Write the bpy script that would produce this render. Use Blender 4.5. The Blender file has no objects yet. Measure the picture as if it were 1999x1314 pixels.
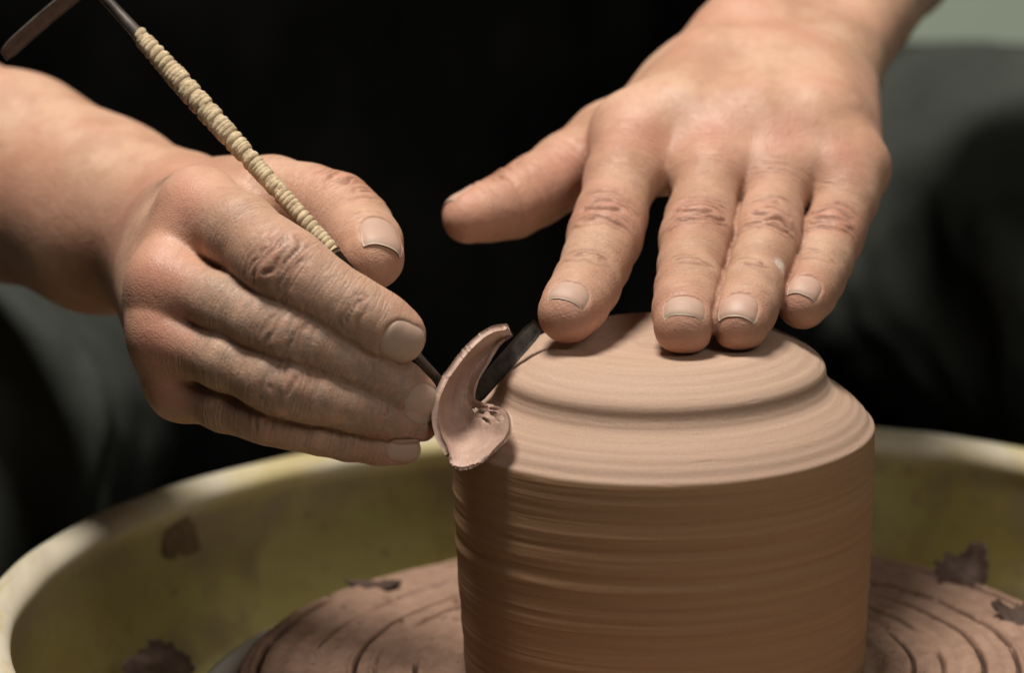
import bpy, math
import numpy as np
from mathutils import Vector, Matrix

# ------------------------------------------------------------------ camera
S = 0.001                                   # modelling unit is the millimetre
FPX, W0, H0 = 8200.0, 1999.0, 1314.0        # focal length in photograph pixels
ELEV, ROLL, DIST = math.radians(14.2), math.radians(1.0), 1139.0
F_ = np.array([0, math.cos(ELEV), -math.sin(ELEV)])
R0 = np.array([1.0, 0, 0]); U0 = np.array([0, math.sin(ELEV), math.cos(ELEV)])
R_ = math.cos(ROLL)*R0 - math.sin(ROLL)*U0
U_ = math.sin(ROLL)*R0 + math.cos(ROLL)*U0
ANCH = np.array([0, 0, 72.0])               # shoulder centre of the pot, seen at (1291, 822)
def ray(px, py): return F_ + ((px-W0/2)/FPX)*R_ - ((py-H0/2)/FPX)*U_
CAM = ANCH - DIST*ray(1291, 822)
def P(px, py, d):                           # a point seen at (px,py), d mm behind the pot's axis
    return CAM + (DIST+d)*ray(px, py)
def MM(r, d): return r*(DIST+d)/FPX

scn = bpy.context.scene
COL = scn.collection
cd = bpy.data.cameras.new('camera'); cam = bpy.data.objects.new('camera', cd); COL.objects.link(cam)
cd.sensor_width = 36; cd.lens = FPX/W0*36
cd.clip_start = 0.05; cd.clip_end = 50
m = Matrix((R_, U_, -F_)).transposed().to_4x4(); m.translation = Vector(CAM*S); cam.matrix_world = m
cd.dof.use_dof = True; cd.dof.focus_distance = (DIST-22)*S; cd.dof.aperture_fstop = 8.0
scn.camera = cam
scn.view_settings.view_transform = 'Standard'; scn.view_settings.look = 'None'
scn.view_settings.exposure = 0.0; scn.view_settings.gamma = 1.0

wd = bpy.data.worlds.new('World'); scn.world = wd; wd.use_nodes = True
wd.node_tree.nodes['Background'].inputs[0].default_value = (0.95, 0.97, 1.0, 1)
wd.node_tree.nodes['Background'].inputs[1].default_value = 0.012

def area(name, loc, target, size, power, col):
    l = bpy.data.lights.new(name, 'AREA'); l.shape = 'DISK'; l.size = size; l.energy = power; l.color = col
    o = bpy.data.objects.new(name, l); COL.objects.link(o)
    o.location = loc; o.rotation_euler = (Vector(target)-Vector(loc)).to_track_quat('-Z', 'Y').to_euler()
    return o
area('ceiling_lamp', (-0.20, 0.02, 1.36), (0, 0, 0.08), 0.42, 26.0, (1.0, 0.95, 0.87))
area('room_fill', (0.60, -1.20, 1.02), (0, 0, 0.08), 0.6, 6.5, (1.0, 0.94, 0.85))  # unseen soft fill from right-front, added to lighten pot side and trouser leg

# ------------------------------------------------------------------ numpy helpers
def vnoise(p, seed=0):
    """smooth value noise in [-1,1] at points p (N,3)"""
    p = np.asarray(p, float); i = np.floor(p).astype(np.int64); f = p-i; f = f*f*(3-2*f)
    def h(a, b, c):
        n = (a*374761393 + b*668265263 + c*2147483647 + seed*1274126177) & 0xFFFFFFFF
        n = ((n ^ (n >> 13))*1274126177) & 0xFFFFFFFF
        n = n ^ (n >> 16)
        return (n & 0xFFFF)/32767.5-1
    x, y, z = i[..., 0], i[..., 1], i[..., 2]; u, v, w = f[..., 0], f[..., 1], f[..., 2]
    def L(a, b, t): return a+(b-a)*t
    return L(L(L(h(x,y,z),h(x+1,y,z),u), L(h(x,y+1,z),h(x+1,y+1,z),u), v),
             L(L(h(x,y,z+1),h(x+1,y,z+1),u), L(h(x,y+1,z+1),h(x+1,y+1,z+1),u), v), w)
def fbm(p, o=4, seed=0):
    p = np.asarray(p, float); s = 0; a = 1; t = 0
    for k in range(o):
        s = s+a*vnoise(p*(2.03**k), seed+k); t += a; a *= .5
    return s/t
def sstep(a, b, x):
    t = np.clip((x-a)/(b-a), 0, 1); return t*t*(3-2*t)
def nrm(v): v = np.asarray(v, float); return v/np.linalg.norm(v)

def mesh_obj(name, verts, faces, mat, parent=None, smooth=True):
    me = bpy.data.meshes.new(name)
    me.from_pydata([tuple(v) for v in (np.asarray(verts)*S).tolist()], [], [tuple(f) for f in (faces.tolist() if hasattr(faces, 'tolist') else faces)])
    me.update()
    if smooth: me.shade_smooth()
    me.materials.append(mat)
    o = bpy.data.objects.new(name, me); COL.objects.link(o)
    if parent: o.parent = parent
    return o
def tag(o, label=None, cat=None, group=None, kind=None):
    if label: o['label'] = label
    if cat: o['category'] = cat
    if group: o['group'] = group
    if kind: o['kind'] = kind
    return o
def empty(name, loc=(0, 0, 0)):
    o = bpy.data.objects.new(name, None); COL.objects.link(o); o.location = loc; o.empty_display_size = .02
    return o
def grid_faces(nu, nv, wrapv=False):
    a = np.arange(nu*nv).reshape(nu, nv)
    if wrapv: a = np.concatenate([a, a[:, :1]], 1)
    return np.stack([a[:-1, :-1], a[1:, :-1], a[1:, 1:], a[:-1, 1:]], -1).reshape(-1, 4)
def cr(pts, n):
    """Catmull-Rom through pts, n samples"""
    pts = np.asarray(pts, float); k = len(pts)
    t = np.linspace(0, k-1, n); i = np.clip(np.floor(t).astype(int), 0, k-2); f = (t-i)[:, None]
    g = lambda j: pts[np.clip(j, 0, k-1)]
    p0 = np.where((i-1 < 0)[:, None], 2*g(i)-g(i+1), g(i-1)); p1 = g(i); p2 = g(i+1)
    p3 = np.where((i+2 > k-1)[:, None], 2*g(i+1)-g(i), g(i+2))
    return .5*((2*p1)+(-p0+p2)*f+(2*p0-5*p1+4*p2-p3)*f*f+(-p0+3*p1-3*p2+p3)*f**3)
def sheet(rows, thick, name, mat, parent=None, hole=None):
    """closed sheet of given thickness from a (nu,nv,3) array"""
    G = np.asarray(rows); nu, nv = G.shape[:2]
    du = np.gradient(G, axis=0); dv = np.gradient(G, axis=1)
    N = np.cross(du, dv); N /= np.linalg.norm(N, axis=-1, keepdims=True)+1e-9
    th = np.asarray(thick, float) if np.ndim(thick) else np.full((nu, nv), float(thick))
    A = G+N*th[..., None]/2; B = G-N*th[..., None]/2
    V = np.concatenate([A.reshape(-1, 3), B.reshape(-1, 3)]); q = nu*nv
    f1 = grid_faces(nu, nv); f2 = f1[:, ::-1]+q
    a = np.arange(q).reshape(nu, nv)
    loop = np.concatenate([a[0, :-1], a[:-1, -1], a[-1, :0:-1], a[:0:-1, 0]])
    nx = np.roll(loop, -1)
    f3 = np.stack([loop, nx, nx+q, loop+q], 1)[:, ::-1]
    if hole is not None:                       # faces torn out of the sheet, with walls round the tear
        keep = ~hole[:-1, :-1].reshape(-1); f1, f2 = f1[keep], f2[keep]
        hm = np.pad(hole[:-1, :-1], 1); w_ = []
        for i, j in np.argwhere(hole[:-1, :-1]):
            for di, dj, p, q_ in ((-1, 0, a[i, j], a[i, j+1]), (1, 0, a[i+1, j], a[i+1, j+1]), (0, -1, a[i, j], a[i+1, j]), (0, 1, a[i, j+1], a[i+1, j+1])):
                if not hm[i+1+di, j+1+dj]: w_.append((p, q_, q_+q, p+q))
        if w_: f3 = np.concatenate([f3, np.array(w_)])
    return mesh_obj(name, V, np.concatenate([f1, f2, f3]), mat, parent)
def tube(path, rad, name, mat, parent=None, n=16, flat=None):
    """swept tube; flat=(vector, factor) squashes the section along a vector"""
    path = np.asarray(path, float); rad = np.broadcast_to(np.asarray(rad, float), (len(path),))
    T = np.gradient(path, axis=0); T /= np.linalg.norm(T, axis=1, keepdims=True)
    a = nrm(np.cross(T[0], [0.3, 0.5, 0.8])); V = []
    for p, t, r in zip(path, T, rad):
        a = nrm(a-t*np.dot(a, t)); b = np.cross(t, a)
        th = np.linspace(0, 2*math.pi, n, endpoint=False)
        ring = r*(np.cos(th)[:, None]*a+np.sin(th)[:, None]*b)
        if flat is not None:
            ring = ring+np.outer(ring@flat[0], flat[0])*(flat[1]-1)
        V.append(p+ring)
    V = np.array(V).reshape(-1, 3); k = len(path)
    fs = grid_faces(k, n, True).tolist()
    fs.append(list(range(n))[::-1]); fs.append(list(range((k-1)*n, k*n)))
    o = mesh_obj(name, V, fs, mat, parent)
    return o
def lathe(prof, nseg, name, mat, parent=None, fn=None):
    prof = np.asarray(prof, float); th = np.linspace(0, 2*math.pi, nseg, endpoint=False)
    r = np.repeat(prof[:, :1], nseg, 1); z = np.repeat(prof[:, 1:], nseg, 1); T = np.repeat(th[None], len(prof), 0)
    if fn: r, z = fn(r, z, T)
    V = np.stack([r*np.cos(T), r*np.sin(T), z], -1).reshape(-1, 3)
    return mesh_obj(name, V, grid_faces(len(prof), nseg, True)[:, ::-1], mat, parent)

# ------------------------------------------------------------------ materials
def mat_new(name):
    mt = bpy.data.materials.new(name); mt.use_nodes = True
    nt = mt.node_tree; b = nt.nodes['Principled BSDF']
    return mt, nt, b
class NB:
    def __init__(s, nt): s.nt = nt
    def n(s, t, **k):
        x = s.nt.nodes.new(t)
        for a, v in k.items(): setattr(x, a, v)
        return x
    def link(s, a, b): s.nt.links.new(a, b)
    def val(s, sock, v):
        if isinstance(v, bpy.types.NodeSocket): s.link(v, sock)
        else: sock.default_value = v
    def math(s, op, a, b=0.0, c=0.0, clamp=False):
        x = s.n('ShaderNodeMath', operation=op, use_clamp=clamp)
        s.val(x.inputs[0], a); s.val(x.inputs[1], b); s.val(x.inputs[2], c); return x.outputs[0]
    def mix(s, f, a, b, mode='MIX'):
        x = s.n('ShaderNodeMix', data_type='RGBA', blend_type=mode)
        s.val(x.inputs[0], f)
        for i, v in ((6, a), (7, b)):
            if isinstance(v, tuple) and len(v) == 3: v = v+(1,)
            s.val(x.inputs[i], v)
        return x.outputs[2]
    def noise(s, vec, scale, detail=4, rough=.55, dist=0.0):
        x = s.n('ShaderNodeTexNoise'); s.val(x.inputs['Scale'], scale); x.inputs['Detail'].default_value = detail
        x.inputs['Roughness'].default_value = rough; x.inputs['Distortion'].default_value = dist
        if vec is not None: s.link(vec, x.inputs['Vector'])
        return x.outputs[0]
    def ramp(s, f, lo, hi):
        x = s.n('ShaderNodeMapRange', interpolation_type='SMOOTHSTEP'); s.val(x.inputs[0], f)
        x.inputs[1].default_value = lo; x.inputs[2].default_value = hi; return x.outputs[0]
    def obj(s): return s.n('ShaderNodeTexCoord').outputs['Object']
    def attr(s, name): return s.n('ShaderNodeAttribute', attribute_name=name).outputs['Fac']
    def bump(s, h, strength, dist, prev=None):
        x = s.n('ShaderNodeBump'); x.inputs['Strength'].default_value = strength; x.inputs['Distance'].default_value = dist
        s.link(h, x.inputs['Height'])
        if prev: s.link(prev, x.inputs['Normal'])
        return x.outputs[0]

def skin_material():
    mt, nt, b = mat_new('skin'); g = NB(nt); o = g.obj()
    n1 = g.noise(o, 55, 5, .6); n2 = g.noise(o, 260, 4, .6); n3 = g.noise(o, 900, 3, .6)
    c = g.mix(g.ramp(n1, .34, .66), (.42, .232, .15), (.545, .335, .232))
    n0 = g.noise(o, 32, 3, .5)
    c = g.mix(g.math('MULTIPLY', g.ramp(n0, .42, .66), .45), c, (.50, .24, .165))
    c = g.mix(g.math('MULTIPLY', g.ramp(n2, .5, .72), .35), c, (.44, .21, .14))
    c = g.mix(g.math('MULTIPLY', g.attr('red'), .9), c, (.46, .175, .125))
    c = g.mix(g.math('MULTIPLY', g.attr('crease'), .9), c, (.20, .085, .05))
    dust = g.math('MULTIPLY', g.attr('clay'), g.ramp(g.math('ADD', n2, g.math('MULTIPLY', n3, .5)), .55, .95))
    dust = g.math('ADD', dust, g.math('MULTIPLY', g.attr('clay'), .38), clamp=True)
    c = g.mix(dust, c, (.32, .215, .155))
    c = g.mix(g.math('MULTIPLY', g.attr('white'), .8), c, (.72, .60, .52))
    g.link(c, b.inputs['Base Color'])
    b.inputs['Roughness'].default_value = .5
    b.inputs['Specular IOR Level'].default_value = .35
    b.inputs['Subsurface Weight'].default_value = .14
    b.inputs['Subsurface Radius'].default_value = (1.0, .38, .2)
    b.inputs['Subsurface Scale'].default_value = .0035
    v = g.n('ShaderNodeTexVoronoi', feature='DISTANCE_TO_EDGE'); v.inputs['Scale'].default_value = 900
    wv = g.n('ShaderNodeVectorMath', operation='ADD'); g.link(o, wv.inputs[0])
    nn = g.n('ShaderNodeTexNoise'); nn.inputs['Scale'].default_value = 400; g.link(o, nn.inputs['Vector'])
    sc = g.n('ShaderNodeVectorMath', operation='SCALE'); g.link(nn.outputs[1], sc.inputs[0]); sc.inputs['Scale'].default_value = .002
    g.link(sc.outputs[0], wv.inputs[1]); g.link(wv.outputs[0], v.inputs['Vector'])
    h = g.math('ADD', g.math('MULTIPLY', g.ramp(v.outputs[0], 0, .25), .5), g.math('MULTIPLY', n3, .9))
    nb = g.bump(h, .28, .0003)
    nb = g.bump(n2, .18, .0009, nb)
    fl = g.noise(comb(g, g.math('MULTIPLY', g.attr('fv'), 1.0), g.math('MULTIPLY', g.attr('fu'), .16), g.math('MULTIPLY', g.attr('fv'), .03)), 1.15, 4, .62, .25)
    fl = g.math('MULTIPLY', g.ramp(fl, .3, .6), g.attr('fw'))
    nb = g.bump(fl, .5, .0004, nb)
    g.link(nb, b.inputs['Normal'])
    r = g.math('MULTIPLY_ADD', n2, .25, .36); g.link(r, b.inputs['Roughness'])
    return mt
def nail_material():
    mt, nt, b = mat_new('nail'); g = NB(nt); o = g.obj()
    n = g.noise(o, 500, 3)
    c = g.mix(n, (.43, .255, .19), (.50, .315, .245))
    c = g.mix(g.math('MULTIPLY', g.attr('tip'), .75), c, (.40, .285, .205))
    c = g.mix(g.math('MULTIPLY', g.attr('clay'), g.ramp(g.noise(o, 900, 4), .3, .7)), c, (.38, .30, .225))
    g.link(c, b.inputs['Base Color']); b.inputs['Roughness'].default_value = .27
    g.link(g.math('MULTIPLY_ADD', g.attr('clay'), .25, .50), b.inputs['Roughness'])
    b.inputs['Subsurface Weight'].default_value = .15; b.inputs['Subsurface Scale'].default_value = .002
    g.link(g.bump(g.noise(o, 1500, 3), .15, .0002), b.inputs['Normal'])
    return mt
def polar(g):
    """(angle*60mm, radius, z) of object space, in metres"""
    o = g.n('ShaderNodeSeparateXYZ'); g.link(g.obj(), o.inputs[0])
    x, y, z = o.outputs
    a = g.math('MULTIPLY', g.math('ARCTAN2', y, x), .06)
    r = g.math('SQRT', g.math('ADD', g.math('MULTIPLY', x, x), g.math('MULTIPLY', y, y)))
    return a, r, z
def comb(g, x, y, z):
    c = g.n('ShaderNodeCombineXYZ'); g.val(c.inputs[0], x); g.val(c.inputs[1], y); g.val(c.inputs[2], z); return c.outputs[0]
def clay_pot_material():
    mt, nt, b = mat_new('pot_clay'); g = NB(nt); a, r, z = polar(g)
    st = comb(g, g.math('MULTIPLY', a, .02), g.math('MULTIPLY', r, 1.0), z)     # stretched along the turning direction
    st2 = comb(g, g.math('MULTIPLY', a, .12), r, z)
    n1 = g.noise(st, 500, 4, .6); n2 = g.noise(st2, 1400, 3, .6); nf = g.noise(g.obj(), 2600, 3, .7)
    cut = g.attr('trimmed')
    raw = g.mix(g.ramp(n1, .3, .7), (.32, .185, .098), (.375, .222, .124))
    fresh = g.mix(g.ramp(n1, .3, .7), (.43, .285, .205), (.49, .335, .248))
    fresh = g.mix(g.math('MULTIPLY', g.ramp(n2, .62, .78), .35), fresh, (.34, .20, .13))
    c = g.mix(cut, raw, fresh)
    c = g.mix(g.math('MULTIPLY', g.ramp(nf, .35, .75), .28), c, (.20, .12, .08))
    g.link(c, b.inputs['Base Color']); b.inputs['Roughness'].default_value = .72; b.inputs['Specular IOR Level'].default_value = .3
    h = g.math('ADD', g.math('MULTIPLY', n1, 1.0), g.math('MULTIPLY', n2, .5))
    nb = g.bump(h, .13, .0006); nb = g.bump(nf, .35, .0004, nb); g.link(nb, b.inputs['Normal'])
    return mt
def clay_material(name, c1, c2, rough=.75, bump=.0006, scale=300):
    mt, nt, b = mat_new(name); g = NB(nt); o = g.obj()
    n1 = g.noise(o, scale, 5, .65); nf = g.noise(o, 2400, 3, .7)
    c = g.mix(g.ramp(n1, .3, .7), c1, c2)
    c = g.mix(g.math('MULTIPLY', g.ramp(nf, .4, .8), .25), c, tuple(x*.5 for x in c1))
    g.link(c, b.inputs['Base Color']); b.inputs['Roughness'].default_value = rough; b.inputs['Specular IOR Level'].default_value = .3
    nb = g.bump(n1, .5, bump); nb = g.bump(nf, .35, .0004, nb); g.link(nb, b.inputs['Normal'])
    return mt
def pan_material():
    mt, nt, b = mat_new('pan_plastic'); g = NB(nt); a, r, z = polar(g); o = g.obj()
    n1 = g.noise(comb(g, a, r, g.math('MULTIPLY', z, .6)), 26, 4, .6, .6)
    n2 = g.noise(comb(g, a, r, g.math('MULTIPLY', z, .35)), 70, 5, .6, .4)
    c = g.mix(g.ramp(n1, .35, .7), (.29, .235, .075), (.38, .345, .165))
    c = g.mix(g.math('MULTIPLY', g.ramp(n2, .5, .66), .7), c, (.20, .145, .10))
    c = g.mix(g.math('MULTIPLY', g.ramp(z, -.012, .012), g.ramp(g.noise(comb(g, g.math('MULTIPLY', a, 1.0), r, g.math('MULTIPLY', z, .25)), 45, 5, .65), .42, .62)), c, (.24, .18, .125))
    c = g.mix(g.math('MULTIPLY', g.ramp(g.noise(o, 240, 2, .5), .64, .70), .7), c, (.22, .15, .105))
    lip = g.ramp(z, .010, .019)
    lipc = g.mix(g.ramp(n2, .42, .62), (.56, .50, .39), (.46, .38, .19))
    c = g.mix(g.math('MULTIPLY', lip, g.ramp(n1, .2, .5)), c, lipc)
    g.link(c, b.inputs['Base Color']); b.inputs['Roughness'].default_value = .45
    g.link(g.bump(n2, .4, .001), b.inputs['Normal'])
    return mt
def fabric_material(name, c1, c2):
    mt, nt, b = mat_new(name); g = NB(nt); o = g.obj()
    n1 = g.noise(o, 18, 5, .6); n2 = g.noise(o, 900, 2)
    c = g.mix(g.ramp(n1, .3, .7), c1, c2)
    g.link(c, b.inputs['Base Color']); b.inputs['Roughness'].default_value = .95; b.inputs['Specular IOR Level'].default_value = .0
    g.link(g.bump(n2, .4, .0006), b.inputs['Normal'])
    return mt
def simple_material(name, c1, c2, rough, metal=0, scale=200, bump=.0003):
    mt, nt, b = mat_new(name); g = NB(nt); o = g.obj()
    n1 = g.noise(o, scale, 5, .6)
    g.link(g.mix(g.ramp(n1, .3, .7), c1, c2), b.inputs['Base Color'])
    g.link(g.math('MULTIPLY_ADD', n1, .25, rough-.1), b.inputs['Roughness']); b.inputs['Metallic'].default_value = metal
    g.link(g.bump(n1, .4, bump), b.inputs['Normal'])
    return mt

SKIN, NAIL = skin_material(), nail_material()
POT = clay_pot_material()
BATM = clay_material('bat_clay', (.26, .155, .108), (.34, .21, .15), .7, .0008, 160)
CURL = clay_material('fresh_clay', (.42, .275, .215), (.52, .355, .285), .38, .0003, 260)
SCRAP = clay_material('scrap_clay', (.045, .026, .019), (.085, .05, .037), .7, .0008, 200)
SCRAPM = clay_material('slip_clay', (.13, .085, .055), (.19, .125, .085), .7, .0008, 200)
SCRAPL = clay_material('pale_scrap_clay', (.26, .16, .115), (.36, .23, .17), .75, .0008, 200)
PAN = pan_material()
WHITE = simple_material('wheel_head_white', (.62, .60, .55), (.70, .69, .64), .45, 0, 60)
STEEL = simple_material('dark_steel', (.035, .029, .025), (.075, .06, .05), .5, .5, 300)
CORD = simple_material('cotton_cord', (.34, .25, .15), (.60, .475, .30), .9, 0, 420, .0012)
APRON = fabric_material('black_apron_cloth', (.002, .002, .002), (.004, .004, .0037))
DENIM = fabric_material('dark_grey_green_cloth', (.040, .045, .040), (.060, .065, .057))
WALLM = simple_material('pale_green_wall', (.47, .55, .44), (.51, .59, .47), .9, 0, 4)

# ------------------------------------------------------------------ setting
def box(name, lo, hi, mat, parent=None):
    lo, hi = np.array(lo, float), np.array(hi, float)
    v = np.array([[(lo, hi)[i][0], (lo, hi)[j][1], (lo, hi)[k][2]] for i in (0, 1) for j in (0, 1) for k in (0, 1)])
    f = [(0, 1, 3, 2), (4, 6, 7, 5), (0, 4, 5, 1), (2, 3, 7, 6), (0, 2, 6, 4), (1, 5, 7, 3)]
    return mesh_obj(name, v, f, mat, parent, smooth=False)
w = box('wall', (-1500, 1150, -700), (1500, 1200, 1400), WALLM); tag(w, kind='structure')

# ------------------------------------------------------------------ wheel, bat, pan
def pan_fn(r, z, T):
    q = np.stack([np.cos(T)*3, np.sin(T)*3, z*.02], -1)
    d = fbm(q, 3, 5)
    return r+d*1.6, z+d*1.3*(z > -20)
lipc = (184.5, 17.0); lr = 4.8
prof = [(40, -44)]+[(x, -44) for x in (80, 120, 150)]+[(168, -43), (176, -40), (180, -34)]
prof += [(180+1.6*math.sin(t*math.pi), -34+(14+34)*t) for t in np.linspace(.08, 1, 14)]
prof += [(lipc[0]+lr*math.cos(a)*1.3, lipc[1]+lr*math.sin(a)) for a in np.linspace(math.radians(195), math.radians(-30), 22)]
prof += [(188.5, 8), (187, -10), (185, -34), (180, -46), (172, -49), (40, -49), (40, -44)]
pan = lathe(prof, 256, 'splash_pan', PAN, fn=pan_fn)
tag(pan, 'olive and cream round splash pan with thick rounded lip around the wheel', 'splash pan')

head = lathe([(1, -6), (128, -6), (130.5, -7), (131.5, -9), (131.5, -14), (130, -17), (60, -19), (60, -44), (1, -44)], 160, 'wheel_head', WHITE)
whl = empty('potters_wheel', (0, 0, -.19))
tag(whl, 'white wheel head turning under the clay covered bat', 'potters wheel')
head.parent = whl; head.matrix_parent_inverse = Matrix.Translation((0, 0, .19))
shf = lathe([(.5, -50), (22, -50), (22, -190), (.5, -190)], 48, 'drive_shaft', STEEL, whl); shf.matrix_parent_inverse = Matrix.Translation((0, 0, .19))

rng = np.random.default_rng(4)
def bat_fn(r, z, T):
    top = z > -1
    gro = np.zeros_like(r)
    for r0, ph, cov, dep, wd in ((112.5, .3, .8, 3.4, .6), (104.5, 2.0, .6, 1.8, .45), (97.5, 4.0, .85, 3.8, .62), (86.5, 1.1, .8, 3.6, .6), (78.0, 5.0, .55, 2.0, .45), (68.5, 2.6, .7, 3.0, .55), (62, 3.9, .5, 2.0, .5)):
        rr = r0+1.1*np.sin(T*1.0+ph)+.5*np.sin(3*T+ph*2)
        q = np.stack([np.cos(T)*1.3+r0, np.sin(T)*1.3, T*0], -1)
        on = sstep(-.05, .12, fbm(q, 3, int(r0))+(cov-.5)*.9)
        q2 = np.stack([np.cos(T)*16+r0, np.sin(T)*16, T*0], -1)
        on = on*sstep(-.8, -.5, fbm(q2, 2, 9))
        gro -= dep*on*np.exp(-((r-rr)/(wd*.95))**2)
        gro += .35*on*np.exp(-((r-rr-1.3)/.7)**2)
    x, y = r*np.cos(T), r*np.sin(T)
    b = fbm(np.stack([x*.09, y*.09, x*0], -1), 4, 3)*.7+.35*np.sin(r*1.05+.6*np.sin(T))*(r < 114)
    pit = np.clip(fbm(np.stack([x*.33, y*.33, x*0], -1), 2, 31)-.5, 0, 1)*-5
    return r, z+np.where(top, gro+b+pit, 0)
rs = np.arange(48, 116.1, .34)
prof = [(r, 0.0) for r in rs]+[(116.9, -.4), (117.4, -1.5), (117.6, -4), (117.2, -6.2), (114, -7.5), (48, -7.5), (48, 0.0)]
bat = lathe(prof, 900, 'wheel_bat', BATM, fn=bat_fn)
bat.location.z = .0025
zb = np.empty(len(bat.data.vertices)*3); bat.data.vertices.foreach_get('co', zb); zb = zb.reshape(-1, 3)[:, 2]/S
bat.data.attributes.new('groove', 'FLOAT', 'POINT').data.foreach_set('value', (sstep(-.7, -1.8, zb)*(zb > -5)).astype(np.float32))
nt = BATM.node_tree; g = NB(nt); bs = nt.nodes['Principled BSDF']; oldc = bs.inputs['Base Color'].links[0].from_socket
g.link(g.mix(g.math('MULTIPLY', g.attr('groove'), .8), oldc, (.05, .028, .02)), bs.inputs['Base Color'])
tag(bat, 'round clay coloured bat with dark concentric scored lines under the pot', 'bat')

# ------------------------------------------------------------------ pot
pp = [(50.0, -.5), (52.6, .2), (54.2, 1.4), (54.9, 4), (55.3, 12), (56.0, 24), (56.6, 36), (57.0, 50), (57.2, 60), (57.4, 67.5), (57.5, 70.0), (57.2, 70.8),
      (56.1, 72.0), (55.0, 73.6), (53.2, 75.6), (51.0, 77.5), (48.8, 79.1), (46.9, 80.5), (45.5, 82.0), (44.7, 83.6), (44.3, 85.2), (44.2, 86.6), (43.9, 87.6), (43.2, 88.5),
      (42.0, 89.4), (39.6, 90.9), (36.6, 92.6), (34.0, 93.8), (32.2, 94.5), (31.0, 94.8), (29.6, 94.9), (27, 94.7), (20, 94.6), (10, 94.6), (1, 94.6)]
seg = [0]
pa = np.array(pp)
L = np.concatenate([[0], np.cumsum(np.linalg.norm(np.diff(pa, axis=0), axis=1))])
tt = np.linspace(0, L[-1], 420)
prof = np.stack([np.interp(tt, L, pa[:, 0]), np.interp(tt, L, pa[:, 1])], 1)
k = np.array([.25, .5, .25])
for _ in range(1):
    prof[1:-1] = .25*prof[:-2]+.5*prof[1:-1]+.25*prof[2:]
ridges = [(63.5, .18, 1.2), (58.5, -.25, 1.3), (54.5, .28, 1.0), (50.5, -.32, .9), (47.0, .25, 1.0), (43.0, -.55, 1.2), (39.5, .45, 1.3), (35, -.22, 1.6), (29, .18, 2), (23, -.2, 1.6), (17.5, .15, 1.5), (12, -.25, 1.3), (7, .2, 1.4)]
def pot_fn(r, z, T):
    side = 1-sstep(69.0, 70.6, z)
    zz = z+.9*np.sin(T+.5)+.35*np.sin(2*T+1)
    d = 0
    for z0, am, wd in ridges: d = d+am*np.exp(-((zz-z0)/wd)**2)
    q = np.stack([np.cos(T)*1.2, np.sin(T)*1.2, zz*.55], -1)
    d = d*.62+.14*fbm(q, 4, 2)
    q = np.stack([np.cos(T)*.7, np.sin(T)*.7, zz*1.7+.4*T/6.283], -1)
    d = d+.13*fbm(q, 3, 8)
    top = 1-side
    q = np.stack([np.cos(T)*1.0, np.sin(T)*1.0, (z+r)*.9], -1)
    e = .10*fbm(q, 3, 12)+.03*np.sin((r-z)*1.3)*(z < 94)
    q = np.stack([np.cos(T)*6, np.sin(T)*6, (z-r)*1.6], -1)
    e = e-.35*np.clip(fbm(q, 3, 22)-.42, 0, 1)
    wob = .35*np.sin(T+2)+.25*np.sin(2*T)
    return r+d*side+e*top+wob*sstep(.5, 3, r/10), z+.5*e*top
pot = lathe(prof, 480, 'clay_pot', POT, fn=pot_fn)
va = np.empty(len(pot.data.vertices)*3); pot.data.vertices.foreach_get('co', va); va = va.reshape(-1, 3)/S
ang = np.arctan2(va[:, 1], va[:, 0]); rr = np.hypot(va[:, 0], va[:, 1])
ed = 70.5+.3*fbm(np.stack([np.cos(ang)*4, np.sin(ang)*4, ang*0], -1), 3, 6)
at = pot.data.attributes.new('trimmed', 'FLOAT', 'POINT'); at.data.foreach_set('value', sstep(-.35, .35, va[:, 2]-ed))
tag(pot, 'upside down brown clay pot with pale trimmed shoulder and ridged side on bat', 'pot')

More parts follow.
